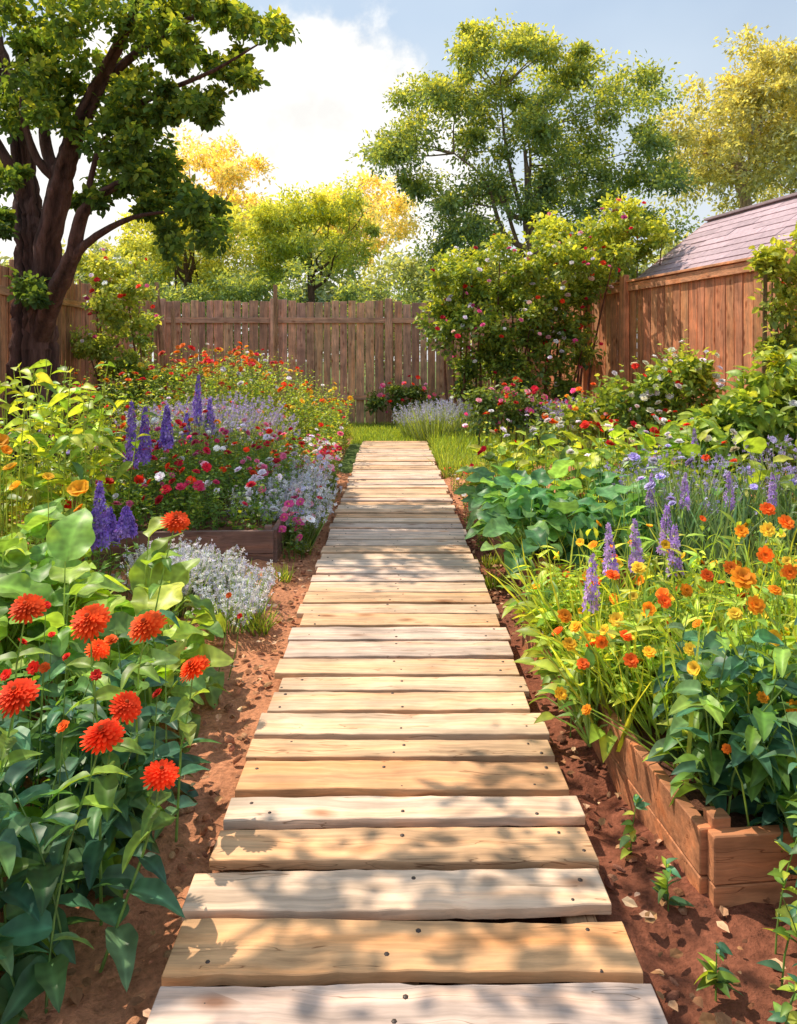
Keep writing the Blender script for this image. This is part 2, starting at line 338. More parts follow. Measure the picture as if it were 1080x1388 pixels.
c=np.where((P[:,0]>0)[:,None],pick([(.26,.1,.055),(.17,.065,.04),(.33,.15,.09)],n),pick([(.54,.24,.12),(.36,.15,.08),(.6,.31,.17)],n))  # clods right of the path darkened to follow the painted shade
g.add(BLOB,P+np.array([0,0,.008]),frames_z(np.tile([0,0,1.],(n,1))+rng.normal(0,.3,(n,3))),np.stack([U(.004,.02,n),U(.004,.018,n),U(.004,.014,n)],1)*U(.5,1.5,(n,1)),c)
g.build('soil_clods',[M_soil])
g=Acc(); n=3600; P=rect(-1.6,1.6,1,7,n,GZ+.032); P=P[(np.abs(P[:,0]-.02)>.54)]; n=len(P)
a=U(0,6.28,n); g.add(SMR,P,frames(np.stack([np.cos(a),np.sin(a),U(-.15,.35,n)],1),None,rng.normal(0,.4,n)),U(.012,.045,n),pick([(.38,.19,.09),(.6,.34,.19),(.26,.12,.06),(.7,.46,.28)],n))
g.build('fallen_leaf_litter',[M_chip],smooth=False)
# ================================================================ BOARDWALK
bw=empty('wooden_boardwalk'); A=Acc(); nails=Acc()
pal=[(.9,.64,.45),(.87,.57,.36),(.86,.65,.51),(.92,.69,.51),(.84,.52,.3),(.83,.62,.5),(.88,.61,.41)]
edges=[1.20,1.385,1.553,1.729,1.90,2.07,2.215,2.41,2.55,2.725,2.89,3.04,3.23,3.42]
while edges[-1]<11.8: edges.append(edges[-1]+U(.15,.2))
fixed={1:(.8,.6,.5),2:(.84,.48,.24),3:(.9,.65,.47),4:(.86,.52,.29),5:(.87,.65,.49),6:(.82,.45,.23),7:(.88,.56,.33),8:(.9,.63,.43)}
for i in range(len(edges)-1):
    y0,y1=edges[i],edges[i+1]; gap=U(.02,.036)*(1.15 if i<14 else 1); w=y1-y0-gap
    xl=-.488+rng.normal(0,.012); xr=.537+rng.normal(0,.012)
    c=fixed.get(i,pal[rng.integers(len(pal))]); c=np.array(c)*U(.93,1.04)
    dz=rng.normal(0,.003)
    plank(A,((xl+xr)/2,(y0+y1)/2,-.014+dz),xr-xl,w,.028,c,rotm(rng.normal(0,.014),rng.normal(0,.002),rng.normal(0,.007)),seg=34,jit=.0018,ch=.0022)
    for xx in (-.40,.02,.45):
        for k in (-.28,.28):
            if rng.random()<.6:
                p=np.array([[xx+rng.normal(0,.03),(y0+y1)/2+k*w+rng.normal(0,.01),dz+.0005]])
                nails.add(BLOB,p,frames_z(np.array([[0,0,1.]])),np.array([[.0055,.0055,.003]])*U(.7,1.4),np.array([.06,.035,.025]))
A.build('boards',[M_woodX],bw,False); nails.build('nails',[M_nail],bw)
S=Acc()
for xx in (-.40,.02,.45):
    plank(S,(xx,6.5,-.06),10.9,.075,.05,(.5,.31,.17),cols_([0,1,0],[1,0,0],[0,0,1]),seg=30,jit=.001)
S.build('stringers',[M_woodY],bw,False)
# ================================================================ PLANTERS
def planter(corner,u,lenu,v,lenv,top,col,name='raised_planter_box'):
    e=empty(name); a=Acc(); u=norm(np.array([u],float))[0]; v=norm(np.array([v],float))[0]; c=np.array(corner,float)
    z=np.array([0,0,1.]); U3=np.array([*u,0]); V3=np.array([*v,0]); h=top-GZ+.05; th=.035
    nb=2; bh=h/nb
    for k in range(nb):
        zc=GZ-.05+bh*(k+.5)
        def side(o,d,l,nrm): plank(a,np.array([*(o+d*l/2),zc]),l,bh-.004,th,np.array(col)*U(.85,1.15),cols_([*d,0],z,[*nrm,0]),seg=8,jit=.0008)
        side(c,u,lenu,v); side(c+v*lenv,u,lenu,v); side(c+v*.02,v,lenv-.04,u); side(c+u*lenu+v*.02,v,lenv-.04,u)
    for cc in (c+u*.04+v*.04,c+u*(lenu-.04)+v*.04): plank(a,np.array([*cc,GZ+h/2-.01]),h-.03,.05,.05,col,cols_(z,U3,V3),seg=4)
    a.build('side_boards',[M_woodX],e,False)
    s=Acc(); o=c+u*.03+v*.03; q4=[o,o+u*(lenu-.06),o+u*(lenu-.06)+v*(lenv-.06),o+v*(lenv-.06)]
    s.raw([[*p,top-.04] for p in q4],{4:[(0,1,2,3)]},(.15,.065,.04)); s.build('planter_soil',[M_soil],e)
planter((.80,1.86),(1,.1),1.5,(-.1,1),1.7,.11,(.64,.27,.13))
planter((.82,4.2),(1,.05),1.7,(-.07,1),2.2,.14,(.54,.24,.12))
planter((-.80,4.92),(-1,-.03),1.6,(-.02,1),2.2,.165,(.3,.18,.15))
# ================================================================ FENCES
def fence(name,p0,p1,top,col,face,cap=False,var=.15,bw_=.15,gap=.012,rails=(2.2,.5),posts=(),postcol=None,topjit=.03,railcol=None,posth=.12):
    e=empty(name); p0=np.array(p0,float);p1=np.array(p1,float); L=np.linalg.norm(p1-p0); d=(p1-p0)/L; nrm=np.array(face,float); nrm/=np.linalg.norm(nrm)
    z=np.array([0,0,1.]); D3=np.array([*d,0]); N3=np.array([*nrm,0]); a=Acc(); s=0
    while s<L:
        w=bw_*U(.85,1.15); tp=top+rng.normal(0,topjit); h=tp-GZ; c=p0+d*(s+w/2)
        cc=np.array(col)*U(1-var,1+var); cc=cc*(1+rng.normal(0,.04,3))
        Rm=cols_(z,D3,N3)@rotm(0,0,rng.normal(0,.005))
        plank(a,np.array([*(c+nrm*rng.normal(0,.004)),GZ+h/2-.02]),h,w-gap*U(.5,1.6),.022,cc,Rm,seg=10,jit=.0014)
        s+=w
    a.build('pickets',[M_woodZ],e,False)
    a=Acc(); rc=railcol or col; m=(p0+p1)/2
    for r in rails: plank(a,np.array([*(m+nrm*.034),r]),L,.11,.04,np.array(rc)*U(.95,1.1),cols_(D3,z,N3),seg=30,jit=.0015)
    if cap:
        plank(a,np.array([*(m+nrm*.03),top+.05]),L,.12,.035,np.array(rc)*1.15,cols_(D3,N3,z),seg=30,jit=.0012)
        plank(a,np.array([*(m+nrm*.045),top-.05]),L,.13,.03,np.array(rc)*1.05,cols_(D3,z,N3),seg=30,jit=.0012)
    a.build('rails',[M_woodX if abs(d[0])>.6 else M_woodY],e,False)
    a=Acc()
    for pp in posts:
        c=p0+d*pp; h=top+posth-GZ; plank(a,np.array([*(c+nrm*.075),GZ+h/2]),h,.15,.1,np.array(postcol or col)*U(1.,1.15),cols_(z,D3,N3),seg=8,jit=.001,ch=.008)
    if posts: a.build('posts',[M_woodZ],e,False)
fence('wooden_fence',(-5.15,15.85),(3.05,15.85),2.58,(.68,.41,.29),(0,-1),posts=(.2,2.6,5.05,6.5,8.0),rails=(2.15,.5),posth=.03,topjit=.02,gap=.018,bw_=.19,var=.2,railcol=(.72,.44,.31))
fence('wooden_fence',(3.04,15.8),(6.6,2.2),2.56,(.74,.33,.17),(-1,-.26),cap=True,posts=(2.2,3.55,7.2,10.5),posth=.16,rails=(.5,),bw_=.19,gap=.016,topjit=.0,railcol=(.78,.37,.2))
fence('wooden_fence',(-5.18,15.8),(-5.0,3),2.58,(.6,.32,.2),(1,.0),posts=(3,6,9,12),rails=(2.2,.5),posth=.05,railcol=(.6,.34,.2))
for k,(x0,x1,y0,y1) in enumerate([(228,212,492,383),(240,234,488,418),(374,373,415,386)]):
    a=Acc(); b=W(x0,y0,14.5); t=W(x1,y1,14.5); b[2]=GZ; limb(a,[b,(b+t)/2,t],[.06,.055,.045],np.array([.5,.3,.18]),6,3,.03,0); a.build('garden_stake',[M_bark])
# ================================================================ SHED
sh=empty('garden_shed'); dv=norm(np.array([[.25,-1.,0]]))[0]
e0=np.array([4.25,13.,2.70]); r0=np.array([5.55,13.,3.74]); Ls=6.5
acr3=np.array([1.3,0,1.04]); n3=norm(np.cross(acr3,dv)[None])[0]; n3=n3 if n3[2]>0 else -n3
a=Acc()
rows=9; sl=np.linalg.norm(acr3); ad=acr3/sl
for k in range(rows):
    Rr=cols_(dv,ad,n3)@rotm(-.06,0,0); s=0
    while s<Ls:
        w=U(.35,.9); w=min(w,Ls-s+.05); plank(a,e0+ad*(sl*(k+.5)/rows)+dv*(s+w/2)+n3*rng.normal(0,.003),w-.004,sl/rows+.035,.018,np.array([.46,.34,.38])*U(.85,1.15),Rr,seg=4,jit=.001); s+=w
bk=np.array([1.3,0,-1.04]); nb=norm(np.cross(bk,dv)[None])[0]; nb=nb if nb[2]>0 else -nb; adb=bk/sl
for k in range(rows): plank(a,r0+adb*(sl*(k+.5)/rows)+dv*Ls/2,Ls,sl/rows+.035,.018,np.array([.4,.3,.33])*U(.85,1.15),cols_(dv,adb,nb)@rotm(.06,0,0),seg=6)
plank(a,r0+dv*Ls/2+np.array([0,0,.03]),Ls+.04,.16,.04,(.36,.28,.3),cols_(dv,[1,.25,0]/np.float64(1.03),[0,0,1]),seg=8)
a.build('roof',[M_roof],sh,False)
a=Acc()
for o,hh in ((e0+np.array([.16,0,0]),2.66),(e0+np.array([2.45,0,0]),2.66)):
    s=.08
    while s<Ls-.1:
        plank(a,np.array([*(o+dv*(s+.08))[:2],(hh+GZ)/2]),hh-GZ,.155,.025,np.array([.45,.22,.13])*U(.85,1.15),cols_([0,0,1],dv,np.cross([0,0,1],dv)),seg=4); s+=.16
for s in (.1,Ls-.1):
    for x in np.arange(.2,2.45,.16):
        hh=2.66+(1.3-abs(x-1.3))*.8-.06; c=e0+dv*s+np.array([x,0,0]); plank(a,np.array([c[0],c[1],(hh+GZ)/2]),hh-GZ,.155,.025,np.array([.45,.22,.13])*U(.85,1.15),cols_([0,0,1],[1,0,0],[0,-1,0]),seg=4)
a.build('walls',[M_woodZ],sh,False)
a=Acc(); plank(a,e0+dv*Ls/2+np.array([-.03,0,-.05]),Ls,.12,.03,(.5,.26,.15),cols_(dv,[0,0,1],np.cross(dv,[0,0,1])),seg=8)
plank(a,(e0+r0)/2+np.array([0,.03,-.06]),sl,.12,.03,(.5,.26,.15),cols_(ad,np.cross(dv,ad),dv),seg=5); a.build('fascia',[M_woodY],sh,False)
# ================================================================ TREES
def bgtree(name,base,C,R,ncl,rc,nleaf,ls,cd,cm,cb,tr=.3,bark=(.13,.08,.06),every=4,**k):
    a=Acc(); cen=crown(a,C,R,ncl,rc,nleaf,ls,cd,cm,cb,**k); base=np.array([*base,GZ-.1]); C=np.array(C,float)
    top=np.array([C[0],C[1],C[2]+R[2]*.1]); mid=np.array([(base[0]*.5+C[0]*.5)+U(-.3,.3),C[1],C[2]-R[2]*.8])
    tk=limb(a,[base,(base+mid)/2+[U(-.15,.15),0,0],mid,(mid+top)/2+[U(-.3,.3),0,0],top],[tr*1.25,tr,tr*.75,tr*.5,tr*.12],np.array(bark),8)
    nb=7; nodes=[p for p in tk[len(tk)//2:]]
    sel=cen[rng.choice(len(cen),min(nb,len(cen)),replace=False)]
    for c in sel:
        e=C+(c-C)*.6; s=tk[rng.integers(len(tk)//2-1,len(tk)*3//4)]
        m1=s+(e-s)*.35+np.array([0,0,-.12*np.linalg.norm(e-s)])+rng.normal(0,.15,3); m2=s+(e-s)*.7+rng.normal(0,.2,3)
        nodes+=list(limb(a,[s,m1,m2,e],[tr*.4,tr*.28,tr*.18,tr*.08],np.array(bark),6,4))
    nodes=np.array(nodes)
    for c in cen[::every]:
        dd=np.linalg.norm(nodes-c,axis=1)+.8*np.clip(nodes[:,2]-c[2]+.3,0,9); s=nodes[np.argmin(dd)]
        m=(s+c)/2+rng.normal(0,.15,3); limb(a,[s,m,c],[tr*.12,tr*.08,tr*.03],np.array(bark),5,3)
    return a.build(name,[M_tleaf,M_bark])
cen=[]
for px,py,r in [(700,70,50),(650,80,40),(760,90,45),(600,125,40),(680,140,60),(750,150,60),(830,130,45),(870,120,25),(570,165,30),(545,205,30),(600,200,50),(670,210,60),(740,220,60),(810,200,55),(870,190,40),(890,240,30),(830,260,55),(760,290,60),(690,290,60),(620,280,45),(570,250,30),(600,330,45),(660,340,60),(730,350,60),(800,320,50),(520,205,14),(640,55,22),(870,300,35),(600,130,25),(700,48,22),(790,95,28),(640,320,50),(640,160,40),(710,180,50),(780,210,45),(640,250,50),(720,260,50)]:
    for _ in range(4):
        cen.append(W(px+rng.normal(0,r*.5),py+rng.normal(0,r*.45),26+rng.normal(0,1.3)))
cen=np.array(cen)
bgtree('oak_tree',(5.2,26),W(710,210,26),(5,2.8,4.3),0,.7,430,.17,(.09,.155,.11),(.17,.24,.1),(.48,.48,.09),tr=.3,bark=(.3,.21,.17),centers=cen,zf=.7,sub_=.45,every=3)  # first leaf tone is a bluish shade colour painted low in the crown
bgtree('oak_tree',(14.5,31),W(1010,180,31),(3.5,3,3.7),80,.85,300,.22,(.24,.28,.2),(.36,.37,.2),(.5,.47,.2),tr=.3,bark=(.42,.31,.25),sub_=.6)  # far leaves paled in colour to stand in for air haze
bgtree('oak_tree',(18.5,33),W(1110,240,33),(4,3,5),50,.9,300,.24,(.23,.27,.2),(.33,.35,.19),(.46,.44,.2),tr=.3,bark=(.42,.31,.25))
bgtree('birch_tree',(-8.5,34),W(285,285,34),(2.9,2.5,3.1),50,.75,250,.22,(.38,.38,.23),(.5,.47,.26),(.62,.55,.28),tr=.2,bark=(.5,.38,.3))  # birch leaves lightened as well; the haze is only in their colour
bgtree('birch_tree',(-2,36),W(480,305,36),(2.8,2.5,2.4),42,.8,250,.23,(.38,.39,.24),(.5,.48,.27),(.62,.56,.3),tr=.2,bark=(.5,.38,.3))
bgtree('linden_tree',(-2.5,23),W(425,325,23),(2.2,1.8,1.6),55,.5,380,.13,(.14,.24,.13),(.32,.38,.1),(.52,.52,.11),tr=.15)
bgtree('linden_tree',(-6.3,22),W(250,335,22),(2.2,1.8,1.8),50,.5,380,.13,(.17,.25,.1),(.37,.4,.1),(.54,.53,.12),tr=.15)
def mass(name,spec,nleaf,ls,cd,cm,cb):
    a=Acc()
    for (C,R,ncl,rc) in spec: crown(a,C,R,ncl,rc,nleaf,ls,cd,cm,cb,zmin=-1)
    return a.build(name,[M_tleaf])
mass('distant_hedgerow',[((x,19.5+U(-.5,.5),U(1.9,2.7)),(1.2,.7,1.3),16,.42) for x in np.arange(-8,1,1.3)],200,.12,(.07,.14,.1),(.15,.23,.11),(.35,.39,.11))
mass('distant_treeline',[((x,30+U(-1,1),U(3,4.6)),(2.2,1.2,2.2),18,.9) for x in np.arange(-16,22,2.4)]+[((x,44,4),(4,2,3.5),10,1.8) for x in np.arange(-60,70,6)]+[((x,8+abs(x)*.3,2.5),(3,3,3),10,1.5) for x in (-22,-18,-14,16,20,24)],180,.3,(.17,.24,.21),(.26,.32,.23),(.38,.41,.23))  # treeline leaf tones raised to imitate haze with distance
# left foreground tree
a=Acc(); B=np.array([.14,.075,.065])
def Lp(l,Y=8.): return [W(x,y,Y+dy) for x,y,dy in l]
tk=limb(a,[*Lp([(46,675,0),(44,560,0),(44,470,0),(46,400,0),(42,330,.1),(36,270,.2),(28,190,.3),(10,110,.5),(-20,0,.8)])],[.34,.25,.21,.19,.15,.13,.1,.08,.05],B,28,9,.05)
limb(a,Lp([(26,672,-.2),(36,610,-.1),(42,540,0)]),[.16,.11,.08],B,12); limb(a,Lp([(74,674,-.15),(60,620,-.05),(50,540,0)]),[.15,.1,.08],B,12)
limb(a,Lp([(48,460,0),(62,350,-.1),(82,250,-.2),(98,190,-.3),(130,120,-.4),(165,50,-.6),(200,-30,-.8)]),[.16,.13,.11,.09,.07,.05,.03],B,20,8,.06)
limb(a,Lp([(46,480,0),(74,400,-.3),(98,345,-.5),(112,290,-.6),(150,255,-.7),(200,235,-.8)]),[.11,.09,.075,.06,.04,.015],B,12,6)
limb(a,Lp([(95,352,-.5),(130,320,-.6),(180,295,-.7),(240,285,-.8)]),[.055,.04,.025,.01],B,7,5)
limb(a,Lp([(98,190,-.3),(150,160,-.5),(210,130,-.8),(290,95,-1),(350,60,-1.1)]),[.055,.04,.03,.018,.008],B,8,5)
limb(a,Lp([(40,290,.2),(10,220,0),(-30,150,0)]),[.08,.06,.03],B,9); limb(a,Lp([(80,250,-.2),(60,180,0),(70,90,.3)]),[.06,.05,.025],B,9)
limb(a,Lp([(82,250,-.2),(50,215,-.3),(30,150,-.4),(35,80,-.5)]),[.055,.045,.03,.015],B,8)
limb(a,Lp([(130,120,-.4),(200,60,-.3),(270,20,-.2),(330,10,0)]),[.05,.04,.025,.012],B,7)
limb(a,Lp([(112,290,-.6),(140,190,-.5),(190,180,-.5)]),[.035,.025,.012],B,6)
cl=[(20,20,70),(90,30,70),(160,20,60),(230,20,50),(290,15,34),(335,25,26),(365,38,16),(50,90,60),(120,95,60),(190,90,55),(250,80,45),(300,85,28),(335,105,16),(20,150,45),(90,145,45),(160,150,40),(215,150,34),(260,135,24),(285,150,14),(150,215,30),(185,205,30),(215,235,34),(245,270,30),(275,290,22),(295,310,14),(235,315,24),(200,290,24),(165,250,26),(120,270,18),(15,240,22),(5,300,22),(42,395,12),(120,-40,70),(20,-60,80),(220,-40,50),(70,60,60),(150,60,60),(210,50,50),(40,120,50),(180,120,40),(200,175,30)]
cen=[];rcs=[]
for x,y,r in cl:
    for _ in range(6 if r>24 else 4):
        cen.append(W(x+rng.normal(0,r*.5),y+rng.normal(0,r*.42),8+rng.normal(-.3,.5))); rcs.append(max(.12,r*.008*.42))
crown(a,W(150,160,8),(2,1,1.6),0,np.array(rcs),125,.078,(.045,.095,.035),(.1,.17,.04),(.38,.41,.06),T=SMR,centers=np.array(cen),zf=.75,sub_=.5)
a.build('maple_tree',[M_tleaf,M_bark])
a=Acc(); limb(a,[(-3.8,1.2,GZ-.1),(-3.7,1.3,1.2),(-3.5,1.6,2.2),(-2.9,2.3,3.0),(-2.2,2.9,3.3),(-1.4,3.2,3.35)],[.2,.17,.13,.07,.03,.008],B,10)
limb(a,[(-3.6,1.4,2.),(-3.9,1.,3.),(-4.2,.6,4.)],[.1,.07,.03],B,8)
cen=np.array([(-1.47,3.12,3.3),(-1.33,2.97,3.35),(-1.62,3.02,3.3),(-1.37,3.72,3.4),(-1.97,2.97,3.3),(-1.92,3.3,3.35),(-1.32,3.3,3.3),(-2.5,2.7,3.2)])
k=42; idx=np.repeat(np.arange(len(cen)),k); p=cen[idx]+rng.normal(0,.13,(len(idx),3)); a.add(OVAL,p,frames(rdir(len(idx))*[1,1,.4],None,rng.normal(0,.5,len(idx))),U(.06,.11,len(idx)),pick([(.08,.15,.03),(.12,.2,.04)],len(idx)),0)
for c in cen: limb(a,[(-2.3,2.85,3.27),((c[0]-2.3)/2,(c[1]+2.85)/2,3.33),c],[.012,.008,.004],B,5,3)
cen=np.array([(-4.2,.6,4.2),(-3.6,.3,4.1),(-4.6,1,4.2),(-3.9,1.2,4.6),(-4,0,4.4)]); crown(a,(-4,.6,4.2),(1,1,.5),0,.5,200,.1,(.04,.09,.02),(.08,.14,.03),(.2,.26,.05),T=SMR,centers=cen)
a.build('apple_tree',[M_tleaf,M_bark])
# ================================================================ PLANTS
YG=[(.32,.41,.05),(.26,.37,.05),(.4,.45,.07)]; MG=[(.13,.24,.04),(.18,.29,.05),(.1,.2,.04)]; DG=[(.04,.11,.045),(.05,.13,.05),(.07,.15,.05)]; TG=[(.06,.16,.09),(.08,.19,.1),(.045,.12,.08),(.12,.23,.1)]; GG=[(.2,.27,.16),(.24,.31,.18)]
RED=[(.8,.035,.02),(.68,.02,.05),(.87,.08,.02)]; PINK=[(.85,.2,.38),(.8,.1,.32),(.88,.42,.52)]; WH=[(.88,.86,.86),(.86,.8,.88)]; LAV=[(.45,.37,.77),(.53,.44,.8),(.6,.53,.85)]; PUR=[(.27,.15,.66),(.33,.2,.74),(.43,.28,.78)]; ORG=[(.9,.22,.02),(.92,.34,.02),(.88,.15,.02)]; YEL=[(.92,.52,.03),(.92,.65,.06)]
def zinnia(flw,fill,name='zinnia_plant'):
    a=Acc(); paths=[];tips=[]
    for (px,py,r,Yd) in flw:
        tip=W(px,py,Yd); b=np.array([tip[0]*.9-.12+U(-.1,.08),Yd+U(-.1,.12),GZ]); m=(b+tip)/2+np.array([U(-.04,.04),U(-.02,.02),.03])
        paths.append([b,(b+m)/2,m,(m+tip)/2+[U(-.01,.01),0,.01],tip]); tips.append((tip,r*Yd/F))
    pt=np.array(paths); tubes(a,pt,.0045,np.array([.16,.26,.07]),5)
    D=norm(pt[:,-1]-pt[:,-2]); 
    for (tip,r),d in zip(tips,D):
        nrm=norm((d*.5+np.array([U(-.5,.5),-.65+U(-.3,.35),.4+U(0,.7)]))[None]); R=frames_z(nrm); C=pick([(.92,.1,.015),(.9,.07,.015),(.92,.13,.02)],1,.04)
        a.add(ZIN,tip[None],R,np.array([[r*1.08,r*U(.92,1.08),r]]),C,1); a.add(ZINC,tip[None],R,r,np.array([.5,.08,.02]),1)
        a.add(domeT(.3,-.35,.02),tip[None],R,r,np.array([.08,.16,.04]),0)
    for p in pt:
        for t in (.2,.36,.5,.64,.78):
            q=along(p[None],np.array([[t]]))[0,0]; az=U(0,3.14)
            for s in (0,np.pi):
                d=np.array([[math.cos(az+s),math.sin(az+s),U(-.1,.4)]]); a.add(OVAL2,q[None],frames(d,None,rng.normal(0,.3,1)),U(.1,.15)*(1.15-.6*t),pick(TG if t<.6 else MG,1),0)
    n=len(fill); P=fill[:,:3].copy(); H=fill[:,2].copy(); P[:,2]=GZ
    shoots(a,P,H,10,OVAL2,.15,TG+DG+TG+MG[:1],lean=.35,elev=(-.35,.5),stemr=.004,stemc=(.14,.24,.08),tmin=.12,taper=.3)
    return a.build(name,[M_leaf,M_petal])
flw=[(122,842,27,2.0),(198,849,25,2.1),(262,906,21,2.15),(36,824,23,2.05),(23,943,28,1.85),(139,998,28,1.75),(170,957,22,1.85),(217,1050,24,1.75),(132,880,16,2.2),(238,707,19,2.9)]
fill=np.column_stack([U(-1.45,-.67,90),U(1.35,2.5,90),U(.22,.5,90)])
fill[:,0]=np.where(fill[:,1]>1.95,fill[:,0]-.02,fill[:,0]-.03)
zinnia(flw,fill)
a=Acc()
P=np.array([W(x,y,Y_) for x,y,Y_ in [(90,890,2.),(62,820,2.2),(60,905,2.),(130,915,1.9),(213,940,2.),(8,915,2.1),(150,868,2.2),(85,985,1.8),(310,807,3.2),(325,835,3.2),(45,905,2.2),(30,870,2.2),(70,860,2.3)]])
b=P.copy(); b[:,2]=GZ; b[:,0]-=.05; tubes(a,np.stack([b,(b+P)/2+[.01,0,0],P],1),.003,np.array([.13,.22,.06]),4); heads(a,POM,P,np.tile([0,0,1.],(len(P),1)),.02,RED[:1]+ORG[2:],face=(0,-.5,0)); a.build('zinnia_buds',[M_leaf,M_petal])
def rosette(a,P,Hh,n,L,cols,T=BIG,spread=.28,el=(-.1,.9)):
    k=len(P); c=np.repeat(P,n,0); m=len(c); az=U(0,2*np.pi,m); r=U(.02,1,m)**.7*spread
    h=np.repeat(np.asarray(Hh)*np.ones(k),n)*(1-.55*(r/spread)**1.3)*U(.5,1.02,m)
    tip=c+np.stack([np.cos(az)*r,np.sin(az)*r,h],1); mid=c+np.stack([np.cos(az)*r*.4,np.sin(az)*r*.4,h*.6],1)
    tubes(a,np.stack([c,mid,tip],1),.006,np.array([.25,.35,.1]),4)
    e=el[1]-(r/spread)*(el[1]-el[0])+rng.normal(0,.25,m); az2=az+rng.normal(0,.4,m)
    d=np.stack([np.cos(az2)*np.cos(e),np.sin(az2)*np.cos(e),np.sin(e)],1)
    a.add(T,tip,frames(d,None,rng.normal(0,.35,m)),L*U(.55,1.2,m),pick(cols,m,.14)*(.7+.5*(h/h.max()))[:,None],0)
CH=[(.22,.36,.07),(.34,.45,.08),(.15,.29,.07)]
a=Acc(); P=rect(-2.3,-1.1,2.75,3.6,18)
rosette(a,P,.64,17,.205,CH,BIG,.24)
P=np.array([[-.95,2.9,GZ],[-.98,3.2,GZ],[-1.02,2.65,GZ],[-1.1,3.1,GZ],[-1.2,2.7,GZ],[-.9,2.75,GZ]]); rosette(a,P,.4,15,.18,CH,BIG,.2)
a.build('swiss_chard_plants',[M_leaf])
a=Acc(); P=np.vstack([rect(.74,1.6,4.3,5.1,11,.05),rect(.72,.85,4.5,5.6,6,.08)]); rosette(a,P,.5,17,.19,[(.12,.27,.1),(.18,.34,.11),(.08,.2,.08)],BIG,.25); a.build('cabbage_plants',[M_leaf])
a=Acc(); P=np.vstack([rect(.85,3.2,5.4,7.4,40),rect(1.2,2.6,4.9,6,10)]); rosette(a,P,.72+.1*(P[:,0]-1),14,.19,YG+YG+MG,BIG2,.25,(.1,.9)); 
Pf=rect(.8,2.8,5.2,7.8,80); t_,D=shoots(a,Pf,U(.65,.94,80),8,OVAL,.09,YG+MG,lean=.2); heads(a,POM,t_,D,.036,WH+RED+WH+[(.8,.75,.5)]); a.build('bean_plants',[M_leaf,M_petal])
# --- nasturtium bed
a=Acc(); n=300; P=np.vstack([rect(.84,2.25,2.0,3.5,n-70,.08),rect(.66,.86,2.45,3.6,70,.04)]); H=U(.2,.46,n)+.05*(P[:,1]-2)
H[-70:]*=.75
t_,D=shoots(a,P,H,10,LANCE,.15,YG+MG+YG,lean=.4,elev=(.0,1.1),stemr=.003,stemc=(.24,.34,.07),tmin=.05)
P2=np.vstack([rect(.8,2.2,2.,3.3,110,.08),rect(.66,.8,2.45,3.6,45,.0)]); rosette(a,P2,.28,7,.1,MG+YG+YG,OVAL,.14)
sel=rng.random(n)<.5; heads(a,CUP,t_[sel],D[sel],.021,ORG+YEL+YEL,tilt=.5,face=(-.1,-.4,0))
nb=560; P3=np.vstack([rect(.8,2.2,2.0,3.5,nb-120,.1),rect(.68,.85,2.35,3.5,120,.05)]); d=np.stack([rng.normal(-.05,.38,nb),rng.normal(0,.3,nb),np.ones(nb)],1); a.add(BLADE,P3,frames(d,rdir(nb)),np.stack([np.full(nb,.013),U(.25,.55,nb),U(.3,.5,nb)],1),pick(YG,nb),0)
a.build('nasturtium_bed',[M_leaf,M_petal])
a=Acc()
mg=[(1007,783,15,2.3),(1024,820,11,2.3),(1037,752,10,2.5),(996,832,9,2.3),(1065,708,10,2.6),(935,880,8,2.2),(880,884,8,2.2),(772,873,9,2.4),(765,835,9,2.5),(790,900,8,2.3),(848,862,8,2.4),(1050,800,8,2.4),(958,780,8,2.7),(990,770,9,2.6),(1075,960,10,2.0),(1034,945,7,2.),(815,870,8,2.4),(900,815,9,2.5),(865,770,9,2.8),(830,780,9,2.8),(985,1015,6,1.9),(760,940,8,2.3),(795,962,7,2.2),(930,800,8,2.6),(1040,718,9,2.7),(1070,775,9,2.5),(880,830,9,2.4),(855,895,9,2.3),(780,850,8,2.4),(835,840,9,2.5),(1040,690,9,2.8),(1005,720,8,2.8)]
P=np.array([W(x,y,Y_) for x,y,r,Y_ in mg]); b=P.copy(); b[:,2]=.08; b[:,0]+=.06; b[:,0]=np.maximum(b[:,0],.84); tubes(a,np.stack([b,(b*.4+P*.6)+[.015,0,0],P],1),.003,np.array([.24,.34,.07]),4)
R=frames_z(np.tile([-.1,-.7,.6],(len(P),1))+rng.normal(0,.25,(len(P),3))); S=np.array([r*Y_/F for x,y,r,Y_ in mg])
a.add(POM,P,R,S*1.25,pick(ORG+YEL,len(P),.05),1); a.add(COSC,P,R,S,np.array([.35,.05,.01]),1); a.build('marigold_flowers',[M_leaf,M_petal])
# --- salvia spikes right
a=Acc(); sp=[(800,752,2.75),(832,710,2.9),(867,705,2.95),(897,682,3.0),(914,712,2.95),(945,580,5.6),(925,640,4.2),(880,640,4.4),(1045,640,4.2),(990,640,4.2)]
P=np.array([W(x,y,Y_) for x,y,Y_ in sp]); Hh=P[:,2]-GZ; P[:,2]=GZ
spikes(a,P,Hh,.2,.025,[(.5,.3,.85),(.6,.4,.88),(.7,.5,.9)],75,fs=.017,lean=.05); shoots(a,np.repeat(P,3,0)+rng.normal(0,.04,(len(P)*3,3))*[1,1,0],np.repeat(Hh*.6,3),9,LANCE,.1,MG,lean=.25)
a.build('salvia_flowers',[M_leaf,M_petal])
a=Acc(); n=1000; P=rect(1.4,3.2,3.9,5.1,n); d=np.stack([rng.normal(0,.3,n),rng.normal(0,.25,n),np.ones(n)],1)
a.add(BLADE,P,frames(d,rdir(n)),np.stack([np.full(n,.02),U(.45,.78,n),U(.4,.7,n)],1),pick([(.12,.22,.11),(.17,.27,.11),(.09,.16,.08)],n),0)
